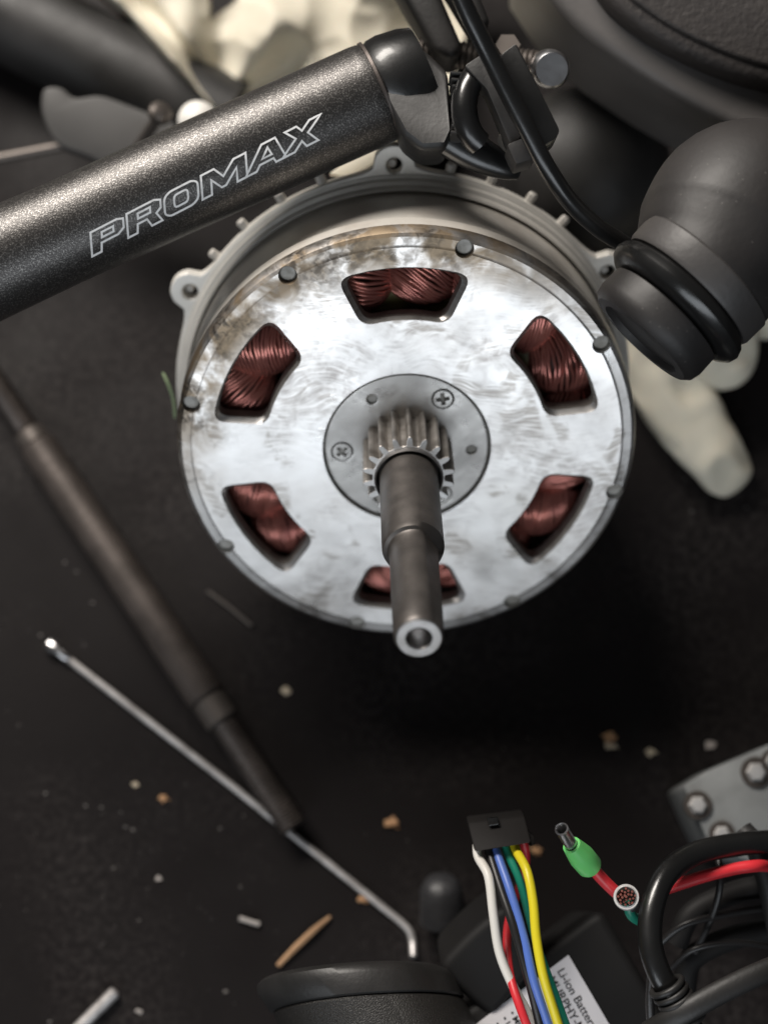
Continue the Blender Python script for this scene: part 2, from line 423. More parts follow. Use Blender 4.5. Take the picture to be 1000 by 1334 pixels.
for a in wins:
    lo = sector(.632*R, .838*R, RD(15.9), RD(18.1), a, .05); hi = sector(.616*R, .854*R, RD(17.1), RD(19.2), a, .06)
    if len(lo) != len(hi): lo = [(p[0], p[1]) for p in lo]
    m_ = Vector((.735*R*math.cos(a), .735*R*math.sin(a)))
    lo2 = [tuple(m_ + (Vector(p) - m_) * .90) for p in hi]
    cuts.append(loft([[(x, y, -.2*R) for x, y in lo2], [(x, y, -.020*R) for x, y in lo2], [(x, y, -.008*R) for x, y in [tuple(m_ + (Vector(p) - m_) * .962) for p in hi]], [(x, y, .008*R) for x, y in [tuple(m_ + (Vector(p) - m_) * 1.02) for p in hi]]]))
for a in dims:
    c_ = (DR*R*math.cos(a), DR*R*math.sin(a))
    cuts.append(loft([[(x, y, z) for x, y in circ(*c_, r, 22)] for r, z in ((dr*R, -.2*R), (dr*R, -.02*R), (dr*1.08*R, .02*R))]))
solid = lathe([(.366*R, -.085*R), (.366*R, -.004*R), (.369*R, 0), (.938*R, 0), (.944*R, -.0028*R), (.950*R, -.0036*R), (.982*R, -.007*R), (.996*R, -.016*R), (1.005*R, -.040*R), (1.006*R, -.085*R)], n=144, close=True)
fc = mp('front_cover', boolean(solid, merge(*cuts)), M['cover'], smooth=22)
fc.data.materials.append(M['rawcast'])
for p in fc.data.polygons:
    if p.normal.z > .999: p.use_smooth = False
    if abs(p.normal.z) < .62 and p.center.xy.length < .875*R and p.center.xy.length > .40*R: p.material_index = 1
mp('cover_rim', lathe([(1.0055*R, -.087*R), (1.008*R, -.15*R), (1.003*R, -.17*R), (.990*R, -.175*R),
    (.990*R, -.56*R), (.93*R, -.56*R), (.93*R, -.11*R), (.98*R, -.087*R)], n=128, close=True), M['cover_side'], smooth=25)
for a in dims:
    x, y = DR*R*math.cos(a), DR*R*math.sin(a)
    mp('pin', lathe([(0, -.034*R), (.030*R, -.032*R), (.0375*R, -.036*R), (.0375*R, -.09*R), (0, -.09*R)], (x, y, 0), n=18), M['pin'])
# mounting flange: base ring with lugs, raised ridge
hf = -.57*R
lug = [RD(a + 93) for a in (0, 60, 120, 180, 240, 300)]
out = []
for i in range(360):
    a = RD(i); r = 1.06
    for l in lug:
        d = abs((a - l + PI) % (2*PI) - PI)
        # rounded ear blended into the ring
        e = 1.085; s = e * math.sin(d)
        if d < .5 and abs(s) < .094:
            r = max(r, e * math.cos(d) + math.sqrt(.094**2 - s*s))
        elif d < .5:
            r = max(r, 1.06 + .025 * math.exp(-((abs(s) - .094) / .04)**1.0))
    out.append((r*R*math.cos(a), r*R*math.sin(a)))
fl = [out] + [circ(1.088*R*math.cos(l), 1.088*R*math.sin(l), .034*R, 18) for l in lug] + [circ(0, 0, .93*R, 96)]
mp('mounting_flange', plate(fl, hf - .06*R, hf, .010*R, 2), M['cast'], smooth=17)
mp('flange_ridge', lathe([(.97*R, hf - .01*R), (.992*R, hf + .03*R), (.998*R, hf + .075*R), (1.006*R, hf + .088*R), (1.014*R, hf + .080*R),
    (1.018*R, hf + .050*R), (1.026*R, hf + .046*R), (1.034*R, hf + .040*R), (1.037*R, hf + .016*R), (1.05*R, hf + .008*R), (1.05*R, hf - .01*R)], n=128, close=True), M['cast'], smooth=25)
mp('rear_housing', lathe([(1.02*R, hf - .055*R), (1.02*R, hf - .14*R), (.93*R, hf - .22*R), (.86*R, hf - .46*R), (.80*R, hf - .52*R), (0, hf - .52*R)], n=96), M['cast'])
for l in lug[:2] + lug[5:]:
    x, y = 1.088*R*math.cos(l), 1.088*R*math.sin(l)
    mp('lug_bolt', lathe([(0, hf - .12*R), (.022*R, hf - .12*R), (.022*R, hf - .062*R), (.015*R, hf - .05*R), (0, hf - .05*R)], (x - .010*R, y - .006*R, 0), n=14), M['stub'])
for a in (69.7, 79.8, 59.3, 49.5, 110.5, 121, 132.2, 142.6):
    a = RD(a); d = Vector((math.cos(a), math.sin(a), 0)); c = d * (1.052*R) + Vector((0, 0, hf - .05*R))
    V, F = lathe([(0, 0), (.026*R, 0), (.023*R, .008*R), (.023*R, .042*R), (.017*R, .050*R), (0, .054*R)], c, d, n=8)
    mp('screw_end', (V, F), M['stub'])
# inside: dark floor, insulator rings, copper windings
mp('stator_floor', lathe([(.93*R, -.54*R), (.93*R, -.44*R), (.40*R, -.44*R), (.40*R, -.54*R)], n=64, close=True), M['darkin'])
mp('inner_wall', lathe([(.58*R, -.45*R), (.58*R, -.10*R), (.40*R, -.10*R), (.40*R, -.45*R)], n=64, close=True), M['darkin'])
NCO = 18
def coil(mid, seed):
    rn = random.Random(seed); gs = []
    half = PI / NCO * 1.12
    lean = rn.uniform(-.05, .11); conv = rn.choice((-1, 1)) * rn.uniform(.35, .8); z0 = -.085*R - rn.uniform(0, .02)*R
    tw = rn.choice((-1, 1)) * rn.uniform(.5, 1.5); nw = 38; big = rn.uniform(.92, 1.08)
    for k in range(nw):
        f0 = 2 * PI * k / nw; P = []
        for j in range(11):
            s = -1 + 2 * j / 10
            ang = mid + half * s
            ta = (1 - .30 * abs(s) ** 2.2) * big * (1 + .18 * conv * s)
            f = f0 + tw * s + .05 * math.sin(4 * s + k)
            r_ = .742 + lean * s * .8 + .132 * ta * math.cos(f) + rn.uniform(-.003, .003)
            h = z0 + R * (-.095 + .088 * ta * math.sin(f) - .05 * s * s) + R * rn.uniform(-.003, .003)
            P.append(Vector((r_*R*math.cos(ang), r_*R*math.sin(ang), h)))
        gs.append(tube(P, .0088*R, 6, caps=False))
    return merge(*gs)
for i in range(NCO):
    a = 2*PI*(i + .30) / NCO
    core = []
    c = Vector((.745*R*math.cos(a), .745*R*math.sin(a), -.195*R))
    x = Vector((math.cos(a), math.sin(a), 0)); y = Vector((-x.y, x.x, 0)); z = Vector((0, 0, 1))
    bmv = lump((0, 0, 0), 1, amp=0, sub=2)
    V = [c + x * v.x * .118*R + y * v.y * .115*R + z * v.z * .068*R for v in bmv[0]]
    cc = mp('coil', (V, bmv[1]), M['coilcore'])
    w_ = mp('winding', coil(a, i + 3), M['copper'], cc, smooth=60)
    w_['kind'] = 'stuff'
for a in (91.8, 34, 270):
    mid = RD(a)
    P = sector(.59*R, .675*R, RD(18), RD(17), mid, .02)
    mp('insulator', plate([P], -.20*R, -.18*R, .003*R, 1), M['insul'])
# hub plate, screws, holes
scr = [(58, 1), (184, 1), (304, 1), (123, 0), (-2, 0), (245, 0)]
hl = [circ(0, 0, .357*R, 96)]
for a, k in scr:
    x, y = .284*R*math.cos(RD(a)), .284*R*math.sin(RD(a))
    hl.append(circ(x, y, (.046 if k else .022)*R, 20))
mp('hub_plate', plate(hl, -.07*R, -.012*R, .005*R, 2), M['hub'])
mp('hub_backing', plate([circ(0, 0, .362*R, 64)], -.10*R, -.026*R), M['pin'])
for a, k in scr:
    if not k: continue
    x, y = .284*R*math.cos(RD(a)), .284*R*math.sin(RD(a)); a0 = RD(a * 1.7)
    cross = []
    for i in range(4):
        b = a0 + i * PI / 2; u = Vector((math.cos(b), math.sin(b))); v = Vector((-u.y, u.x))
        cross += [tuple(Vector((x, y)) + u * .027*R - v * .0065*R), tuple(Vector((x, y)) + u * .027*R + v * .0065*R), tuple(Vector((x, y)) + (u + v) * .0075*R)]
    mp('screw', plate([circ(x, y, .043*R, 24), cross], -.05*R, -.010*R, .003*R, 2), M['hub'])
# pinion gear
NT = 18; g = []
for i in range(NT):
    a = 2*PI*i/NT + RD(89.5); p = 2*PI/NT
    for r_, o_ in ((.153, -.38), (.156, -.27), (.168, -.235), (.184, -.185), (.194, -.10), (.197, 0), (.194, .10), (.184, .185), (.168, .235), (.156, .27), (.153, .38)):
        g.append((r_*R*math.cos(a + o_*p), r_*R*math.sin(a + o_*p)))
pin = mp('pinion_gear', plate([g, circ(0, 0, .14*R, 48)], -.012*R, .25*R, .003*R, 1), M['gear'], smooth=17)
pin.data.materials.append(M['dim'])
for p in pin.data.polygons:
    if p.normal.z > .9 and p.center.z > .2*R: p.material_index = 1
mp('collar', lathe([(.137*R, .18*R), (.137*R, .262*R), (.140*R, .268*R), (.147*R, .262*R), (.148*R, .18*R)], n=64), M['shaft_end'], smooth=40)
# shaft
sp_ = [(.128, .0), (.128, .215), (.117, .222), (.117, .238), (.124, .250), (.124, .80), (.117, .822), (.103, .828), (.098, .84), (.0955, .89), (.094, 1.25), (.0925, 1.389), (.086, 1.405)]
V, F = lathe([(r*R, h*R) for r, h in sp_], n=64)
fa = RD(35)
for v in V:
    h = v.z / R
    lim = None
    if .815 < h < 1.5: lim = .083
    if lim:
        e = Vector((math.cos(fa), math.sin(fa), 0)); k = v.dot(e)
        if k > lim * R: v -= e * (k - lim * R)
mp('shaft', (V, F), M['shaft'], smooth=30)
se = mp('shaft_end', lathe([(.086*R, 1.405*R), (.080*R, 1.411*R), (.050*R, 1.411*R), (.044*R, 1.403*R), (.042*R, 1.25*R), (0, 1.22*R)], n=48), M['shaft_end'], smooth=30)

# ------------------------------------------------------------------ the stem with its lettering
sa, sb = at(-140, 404, .424), at(497, 118, .424)
ax = (sb - sa).normalized(); SL = (sb - sa).length; sr = 66.5 * .424 / FPX
stem = thing('handlebar_stem', 'thick speckled black handlebar stem with outlined white lettering, lying across the top left', 'handlebar stem', sa)
prof = [(0, -.001), (sr*.9, 0), (sr*1.04, .002), (sr*1.10, .012), (sr*1.04, .028), (sr, .05), (sr, SL - .004), (sr*.985, SL - .002), (sr*.94, SL), (0, SL)]
obj('tube', lathe(prof, sa, ax, n=80), M['stem'], stem, smooth=30)
def on_stem(px, py, lift):
    d = (RT * ((px - CX) / FPX) + UP * ((CY - py) / FPX) + FW).normalized()
    o = CL - sa; r = sr + lift
    dp = d - ax * d.dot(ax); op = o - ax * o.dot(ax)
    A = dp.dot(dp); B = 2 * dp.dot(op); Cc = op.dot(op) - r * r
    t = (-B - math.sqrt(max(B*B - 4*A*Cc, 0))) / (2*A)
    return CL + d * t
LET = {
 'P': [[(0,0),(.0,1),(.72,1),(.90,.90),(.90,.52),(.74,.36),(.28,.36),(.26,0)], [(.30,.57),(.30,.79),(.62,.79),(.62,.57)]],
 'R': [[(0,0),(0,1),(.76,1),(.93,.88),(.93,.56),(.80,.42),(.95,0),(.66,0),(.54,.36),(.28,.36),(.26,0)], [(.30,.57),(.30,.79),(.64,.79),(.64,.57)]],
 'O': [[(0,.16),(0,.84),(.15,1),(.77,1),(.93,.84),(.93,.16),(.77,0),(.15,0)], [(.27,.24),(.27,.76),(.65,.76),(.65,.24)]],
 'M': [[(0,0),(0,1),(.36,1),(.60,.52),(.90,1),(1.24,1),(1.24,0),(.97,0),(.97,.60),(.66,.10),(.54,.10),(.27,.60),(.26,0)]],
 'A': [[(-.06,0),(.42,1),(.80,1),(1.06,0),(.78,0),(.72,.20),(.34,.20),(.24,0)], [(.42,.40),(.58,.76),(.68,.40)]],
 'X': [[(-.08,0),(.32,.52),(.04,1),(.36,1),(.50,.72),(.72,1),(1.04,1),(.66,.52),(.92,0),(.60,0),(.48,.30),(.27,0)]],
}
u0 = 0.0; stro = 1.35
for ch, wd in (('P', .97), ('R', 1.0), ('O', 1.0), ('M', 1.22), ('A', 1.0), ('X', .92)):
    V, F = [], []
    for L in LET[ch]:
        pts = [(120.5 + 295 * ((u0 + u * .97) / 6.1) - 2.5 * v, 334 - 152 * ((u0 + u * .97) / 6.1) - 31 * v) for u, v in L]
        if ch in 'O': pts = rounded(pts, 5, 3)
        # subdivide, then a mitred closed strip
        D = []
        for i in range(len(pts)):
            p, q = Vector(pts[i]), Vector(pts[(i+1) % len(pts)]); k = max(1, int((q - p).length / 7))
            D += [p + (q - p) * (j / k) for j in range(k)]
        n = len(D); k0 = len(V)
        for i in range(n):
            a, b, c = D[i-1], D[i], D[(i+1) % n]
            t1 = (b - a).normalized(); t2 = (c - b).normalized()
            n1 = Vector((-t1.y, t1.x)); n2 = Vector((-t2.y, t2.x)); mi = (n1 + n2)
            mi = mi.normalized() if mi.length > 1e-6 else n1
            mi *= min(1 / max(mi.dot(n1), .35), 2.2) * stro
            for s in (1, -1):
                q = b + mi * s; V.append(on_stem(q.x, q.y, .00012))
        F += [(k0 + 2*i, k0 + 2*i + 1, k0 + 2*((i+1) % n) + 1, k0 + 2*((i+1) % n)) for i in range(n)]
    obj('letter', (V, F), M['print'], stem, smooth=None)
    u0 += wd
# clamp head at the right end
obj('clamp_neck', lathe([(sr*.90, SL - .001), (sr*.98, SL + .001), (sr*1.0, SL + .004), (sr*.95, SL + .010), (sr*.88, SL + .013), (0, SL + .013)], sa, ax, n=72), M['gloss'], stem, smooth=50)
hb = [(486, 66, .4175), (512, 52, .4195), (556, 66, .4185), (583, 92, .4145), (588, 168, .4095), (580, 194, .411), (548, 196, .4115), (522, 176, .411), (508, 128, .4085)]
obj('clamp_head', bevelled(pxprism(hb, .41, .020), .0018, 3), M['satin'], stem, smooth=40)
obj('seam_ring', lathe([(sr*.93, SL - .0016), (sr*1.0, SL - .0012), (sr*1.005, SL - .0004), (sr*.93, SL)], sa, ax, n=72, close=True), M['axle'], stem)
AP = cr([at(*p) for p in ((520, 118, .424), (548, 138, .421), (578, 168, .419), (618, 198, .419), (656, 216, .420), (676, 224, .421))], 5)
kk = len(AP) - 1
obj('clamp_arm', tube(AP, [(44 - 33 * (i / kk) ** 1.1) * .42 / FPX for i in range(kk + 1)], 28, squash=.8), M['gloss'], stem, smooth=60)
for i in range(10):
    y = 92 + i * 8.6; x = 586 + 4 * math.sin(i * .33)
    obj('rib', bevelled(pxprism([(x, y), (x + 16, y + 1), (x + 16, y + 5.2), (x, y + 4.4)], .4045, .012), .0003, 1), M['satin'], stem)

# ------------------------------------------------------------------ cable clip, bolt, cables at the top
clip = thing('cable_clip', 'black cable clip with open ring and square jaw holding the cable above the motor', 'cable clip', at(650, 140, .41))
P = []
for i in range(25):
    a = RD(-62 + i * 304 / 24) ; P.append(at(642 + 44 * math.cos(a) * .86, 140 - 54 * math.sin(a), .408 + .004 * math.cos(a)))
obj('ring', tube(P, 16 * .408 / FPX, 10, squash=1.1), M['gloss'], clip, smooth=60)
obj('jaw', bevelled(pxprism(rounded([(651, 72), (672, 56), (729, 170), (724, 180), (706, 190)], 5, 3), .398, .012), .0009, 2), M['gloss'], clip, smooth=40)
obj('jaw', bevelled(pxprism(rounded([(604, 86), (628, 70), (640, 82), (680, 178), (664, 188), (634, 116)], 5, 3), .401, .010), .0009, 2), M['satin'], clip, smooth=40)
obj('foot', bevelled(pxprism(rounded([(660, 188), (690, 176), (700, 196), (696, 206), (672, 214)], 4, 3), .399, .012), .0008, 2), M['satin'], clip, smooth=40)
obj('crossbar', bevelled(pxprism([(655, 118), (676, 112), (696, 165), (680, 175)], .402, .006), .0006, 2), M['satin'], clip, smooth=40)
sc_ = .40 / FPX
P = [at(*p) for p in ((585, -40, .385), (610, 18, .388), (636, 70, .391), (662, 122, .393), (688, 172, .395), (712, 218, .398), (742, 262, .403), (778, 296, .409), (815, 320, .415), (850, 345, .42))]
obj('brake_cable', tube(cr(P, 8), 12.0 * sc_, 14), M['gloss'], None, smooth=60).update_tag()
tag(bpy.data.objects['brake_cable'], 'glossy black cable running down past the clip to the rubber grip', 'cable')
bolt = thing('hex_bolt', 'shiny silver bolt head sticking out beside the black cable clip', 'bolt', at(719, 90, .43))
ba = (at(727, 92, .40) - at(690, 84, .44)).normalized(); bc = at(702, 87, .431); s4 = .42 / FPX
obj('head', lathe([(0, 14*s4), (21*s4, 14*s4), (25*s4, 9*s4), (25.5*s4, -12*s4), (0, -12*s4)], at(716, 90, .424), ba, n=28), M['steel'], bolt, smooth=40)
obj('shank', lathe([(13*s4, -100*s4), (13*s4, -8*s4), (0, -8*s4), (0, -100*s4)][::-1], at(716, 90, .424), ba, n=20), M['axlering'], bolt)
P = [at(545, 66, .448), at(620, 76, .446), (at(700, 84, .444))]
tr = obj('threaded_rod', merge(tube([P[0], P[2]], 17 * .446 / FPX, 16), *[lathe([(17.5*s4, -2.4*s4), (20.5*s4, 0), (17.5*s4, 2.4*s4)], P[0] + (P[2] - P[0]) * (i / 22), P[2] - P[0], n=16) for i in range(1, 22)]), M['axlering'], None)
tag(tr, 'greyish threaded rod behind the black stem clamp, next to the silver bolt', 'threaded rod')
lev = thing('brake_lever', 'pair of black lever arms coming in from the top edge above the stem clamp', 'brake lever', at(560, 20, .44))
obj('arm', bevelled(pxprism([(505, -40), (560, -40), (604, 62), (590, 78), (566, 66)], .435, .018), .003, 3), M['satin'], lev, smooth=50)
obj('arm', bevelled(pxprism([(566, -40), (612, -40), (640, 30), (616, 44)], .428, .012), .002, 3), M['satin'], lev, smooth=50)
nut = obj('lock_nut', lathe([(0, 0), (15*s4, 0), (17*s4, 3*s4), (17*s4, 16*s4), (0, 16*s4)], at(660, 66, .436), (0, 0, 1), n=6), M['axlering'], None)
tag(nut, 'dull grey nut just above the black cable clip', 'nut')

# ------------------------------------------------------------------ rubber grip at the right
s5 = .40 / FPX
grip = thing('rubber_grip', 'bulging black rubber grip with a grey band and ringed end at the right edge', 'grip', at(917, 355, .40))
P = [at(*p) for p in ((906, 369, .3995), (920, 353, .400), (940, 318, .403), (962, 280, .406), (990, 272, .41), (1060, 268, .42), (1180, 268, .44))]
Q = cr(P, 6); rr = []
RK = [96, 101, 118, 121, 118, 115, 113]
for i in range(len(Q)):
    t = i / 6; k = min(int(t), len(RK) - 2); f = t - k; rr.append((RK[k] * (1 - f) + RK[k+1] * f) * s5)
obj('bulb', tube(Q, rr, 64), M['rubber'], grip, smooth=60)
gd = (at(838, 437, .3985) - at(917, 355, .398)).normalized(); g0 = at(917, 356, .400)
def gl(name, prof, m): return obj(name, lathe([(r*s5, h*s5) for r, h in prof], g0, gd, n=80), M[m], grip, smooth=35)
gl('band', [(60, -6), (99, -6), (103, -2), (102, 28), (99, 34), (60, 34)], 'band')
gl('ring', [(80, 32), (88, 32), (97, 36), (104, 43), (107, 52), (104, 61), (97, 67), (88, 70), (70, 70)], 'gloss')
gl('end_cap', [(60, 70), (80, 71), (86, 74), (87, 100), (84, 112), (76, 119), (62, 120), (60, 112), (0, 110)], 'rubber')

# round cover, dome behind
cov = thing('round_cover', 'large dark padded round cover with a smooth grey rim in the top right corner', 'cover', at(1000, 40, .45))
ro = [(p.x, p.y) for p in cr([(680, -60, 0), (720, 0, 0), (755, 38, 0), (800, 72, 0), (860, 112, 0), (930, 152, 0), (1000, 186, 0), (1080, 215, 0), (1180, 240, 0)], 5)]
ri = [(p.x, p.y) for p in cr([(755, -60, 0), (790, 0, 0), (832, 36, 0), (880, 65, 0), (940, 92, 0), (1000, 110, 0), (1080, 125, 0), (1180, 132, 0)], 5)]
obj('rim', bevelled(pxprism(ro + [(1180, -160), (680, -160)], .445, .05), .010, 6, 50), M['greyrub'], cov, smooth=60)
obj('pad', bevelled(pxprism(ri + [(1180, -160), (755, -160)], .437, .02), .0045, 5, 50), M['grain'], cov, smooth=60)
ri2 = [(x + 14, y - 20) for x, y in ri]
obj('inset', bevelled(pxprism(ri2 + [(1190, -160), (775, -160)], .4355, .01), .0012, 3, 50), M['grain'], cov, smooth=60)
dm = thing('black_dome', 'glossy black dome in shadow between the cable and the rubber grip', 'dome', at(755, 215, .52))
s7 = .50 / FPX
obj('shell', lathe([(115*s7*math.cos(RD(a)), 115*s7*math.sin(RD(a))) for a in range(-70, 90, 8)] + [(0, 115*s7)], at(762, 225, .52), (0, -.1, 1), n=56), M['satin'], dm, smooth=60)
obj('base', lathe([(0, -.052), (105*s7, -.052), (110*s7, -.02), (90*s7, -.008), (0, -.008)], at(762, 225, .52), (0, -.1, 1), n=40), M['satin'], dm)

# ------------------------------------------------------------------ gloves
def glove_cloth():
    nu, nv = 150, 80; V, F, idx = [], [], {}
    TL, TR, BR, BL = Vector((62, -60)), Vector((640, -60)), Vector((560, 190)), Vector((310, 168))
    for j in range(nv + 1):
        for i in range(nu + 1):
            u, v = i / nu, j / nv
            p = TL.lerp(TR, u).lerp(BL.lerp(BR, u), v)
            p.x += 10 * math.sin(v * 5) * (1 - u)
            d = .552
            q = Vector((p.x / 70, p.y / 70, 0))
            d -= .014 * noise.noise(q * .6 + Vector((3, 0, 0))) + .007 * (1 - 2.2 * abs(noise.noise(q * .45 + Vector((9, 2, 0))))) + .0015 * (1 - 2 * abs(noise.noise(q * 1.4 + Vector((1, 7, 0)))))
            # folds fanning out from the lower corner near (300,135)
            dx, dy = p.x - 285, p.y - 150; a = math.atan2(-dy, dx); r = math.hypot(dx, dy)
            d -= .0075 * math.sin(a * 6.5 + .5 + .004 * r) * min(r / 120, 1)
            d -= .010 * math.exp(-((u - .035) / .022)**2)          # hem roll
            d += .006 * math.exp(-((u - .10) / .03)**2)
            d += .05 * max(0, 1 - u / .012) * .3
            V.append(at(p.x, p.y, d)); idx[i, j] = len(V) - 1
    for j in range(nv):
        for i in range(nu):
            u = i / nu; p = TL.lerp(TR, u).lerp(BL.lerp(BR, u), j / nv)
            if 262 < p.x < 262 + (24 - p.y) * 1.4 + 4 and p.y < 24 and p.x < 302: continue
            F.append((idx[i, j], idx[i+1, j], idx[i+1, j+1], idx[i, j+1]))
    n = len(V); V += [v + FW * .006 for v in V]
    edge = {}
    for f in F:
        for a, b in zip(f, f[1:] + f[:1]):
            edge[(a, b)] = 1
    F2 = [tuple(i + n for i in f[::-1]) for f in F]
    F2 += [(b, a, a + n, b + n) for (a, b) in edge if (b, a) not in edge]
    return V, F + F2
g1 = obj('work_glove', glove_cloth(), M['glove'], None, smooth=70)
tag(g1, 'crumpled cream leather glove lying behind the stem at the top', 'glove', 'cream work gloves')
def skin_glove():
    nodes = [(870, 330, .53, 95), (850, 420, .53, 80), (872, 515, .528, 56), (918, 582, .526, 47), (960, 640, .530, 33),
             (915, 420, .525, 80), (945, 465, .52, 60), (952, 512, .525, 22), (1010, 400, .53, 70), (1060, 330, .535, 90)]
    E = [(0, 1), (1, 2), (2, 3), (3, 4), (0, 5), (5, 6), (6, 7), (0, 8), (8, 9)]
    me = bpy.data.meshes.new('t'); me.from_pydata([tuple(at(*n[:3])) for n in nodes], E, [])
    o = bpy.data.objects.new('t', me); C.objects.link(o)
    md = o.modifiers.new('s', 'SKIN'); sv = me.skin_vertices[0].data
    for i, nd in enumerate(nodes): r = nd[3] * nd[2] / FPX; sv[i].radius = (r, r * .8); sv[i].use_root = (i == 0)
    sub = o.modifiers.new('d', 'SUBSURF'); sub.levels = sub.render_levels = 3
    dg = bpy.context.evaluated_depsgraph_get(); dg.update()
    r = bpy.data.meshes.new_from_object(o.evaluated_get(dg)); bpy.data.objects.remove(o)
    for v in r.vertices: v.co += Vector((0, 0, 1)) * (.003 * noise.noise(v.co * 55) + .0022 * (1 - 2.5 * abs(noise.noise(v.co * 85 + Vector((4, 4, 4))))))
    return r
g2 = obj('work_glove', skin_glove(), M['glove'], None, smooth=80)
tag(g2, 'cream leather glove with two fingers poking out below the rubber grip', 'glove', 'cream work gloves')
gt = obj('glove_tag', bevelled(pxprism([(428, 226), (470, 196), (502, 178), (512, 184), (500, 206), (455, 232)], .452, .004), .0008, 2), M['glove'], None)
tag(gt, 'cream leather scrap wedged between the stem and the motor flange', 'leather scrap')

# ------------------------------------------------------------------ clutter in the top left corner
s8 = .55 / FPX
bb = obj('black_tube', tube([at(-80, -25, .56), at(60, 45, .555), at(300, 165, .555)], 62 * s8, 32), M['satin'], None, smooth=60)
tag(bb, 'thick matt black tube lying diagonally beside the cream glove', 'tube')
br = obj('grey_bracket', bevelled(pxprism(rounded([(55, 112), (80, 112), (95, 128), (130, 122), (230, 160), (250, 200), (170, 240), (120, 205), (75, 190), (60, 165), (52, 140)], 14, 4), .515, .008), .0015, 2), M['darkplate'], None, smooth=40)
tag(br, 'flat dark grey bracket half hidden behind the black stem', 'bracket')
bl = thing('small_bolt', 'small dull bolt with a round head standing on the dark grey bracket', 'bolt', at(200, 165, .50))
obj('shank', tube([at(180, 192, .51), at(208, 150, .498)], 7.5 * .5 / FPX, 14), M['axlering'], bl)
hd = (at(208, 150, .496) - at(180, 192, .512)).normalized()
obj('head', lathe([(0, 11*s8), (9*s8, 9*s8), (14*s8, 3*s8), (14*s8, -5*s8), (0, -5*s8)], at(209, 147, .497), hd, n=24), M['axlering'], bl)
wc = obj('white_cap', lathe([(24*s8*math.cos(RD(a)), 24*s8*math.sin(RD(a))) for a in (0, 15, 30, 45, 60, 75)] + [(0, 24*s8), ], at(258, 158, .50), (0, -.3, 1), n=28), M['white'], None, smooth=60)
tag(wc, 'small white domed cap peeking out above the stem', 'cap')
tr2 = obj('thin_rod', tube([at(-30, 212, .525), at(95, 188, .525)], 6.5 * s8, 12), M['axlering'], None)
tag(tr2, 'thin dull rod lying left of the dark grey bracket', 'rod')
gc = obj('green_cloth', lump(at(-20, -30, .56), 1, (.024, .016, .010), .3, 3, 2), M['green'], None, smooth=80)
tag(gc, 'scrap of green cloth in the top left corner', 'cloth')
gs_ = obj('grass_blade', tube(cr([at(212, 485, .468), at(219, 500, .468), at(226, 522, .47), at(228, 545, .472)], 5), [.0002] + [.0005] * 14 + [.0003], 6, squash=.4), M['palegreen'], None)
tag(gs_, 'small green sliver sticking out at the left edge of the motor', 'sliver')

# ------------------------------------------------------------------ axle, spokes on the bench
def ztube(p, q, r, n=24, z=None, extra=0):
    a, b = onz(*p, 0), onz(*q, 0); z = r if z is None else z
    return Vector((a.x, a.y, z + extra)), Vector((b.x, b.y, z + extra))
A_, B_ = onz(-22, 475, .0068), onz(383, 1078, .0068)
axd = B_ - A_; AL = axd.length; axd.normalize()
axle = thing('steel_axle', 'long dark steel axle with stepped ends lying on the bench left of the motor', 'axle', Vector((A_.x, A_.y, 0)))
def asec(name, t0, t1, r, m, n=28):
    c = r * .12
    obj(name, lathe([(0, t0*AL), (r - c, t0*AL), (r, t0*AL + c), (r, t1*AL - c), (r - c, t1*AL), (0, t1*AL)], A_, axd, n=n), M[m], axle, smooth=40)
def athread(t0, t1, r):
    k = int((t1 - t0) * AL / .0012); pr = [(0, t0*AL)]
    for i in range(k): h = t0*AL + (i + .5) * (t1 - t0) * AL / k; pr += [(r*.9, h - .0004), (r, h)]
    pr += [(r*.85, t1*AL), (0, t1*AL)]
    obj('threaded_end', lathe(pr, A_, axd, n=20), M['axle'], axle, smooth=20)
athread(0, .155, .0042)
asec('collar',   .155, .185, .0054, 'axlering'); asec('body', .185, .735, .0064, 'axle'); asec('collar', .735, .785, .0057, 'axlering'); athread(.785, 1.0, .0047)
spk = thing('bicycle_spoke', 'long thin silver spoke with a nipple head lying across the lower left of the bench', 'spoke', onz(70, 843, 0))
zs = .0012
P = [onz(72, 845, zs), onz(300, 1022, zs), onz(522, 1201, zs), onz(533, 1213, zs), onz(537, 1226, zs), onz(538, 1246, zs + .002)]
obj('wire', tube(P[:2] + cr(P[2:], 4), .00115, 12), M['spoke'], spk, smooth=60)
sd = (P[1] - P[0]).normalized()
obj('nipple', lathe([(0, -.0030), (.0019, -.0030), (.0024, -.0022), (.0024, .0004), (.0016, .0010), (.0016, .0052), (.0011, .0060)], P[0] + Vector((0, 0, .0008)), sd, n=12), M['steel'], spk)
s9a, s9b = onz(151, 1291, .002), onz(70, 1372, .002)
sr2 = obj('metal_rod', lathe([(0, 0), (.0014, 0), (.0019, .0006), (.0019, (s9b - s9a).length), (0, (s9b - s9a).length)], s9a, s9b - s9a, n=20), M['spoke'], None)
tag(sr2, 'short bright metal rod end at the bottom left edge', 'rod')

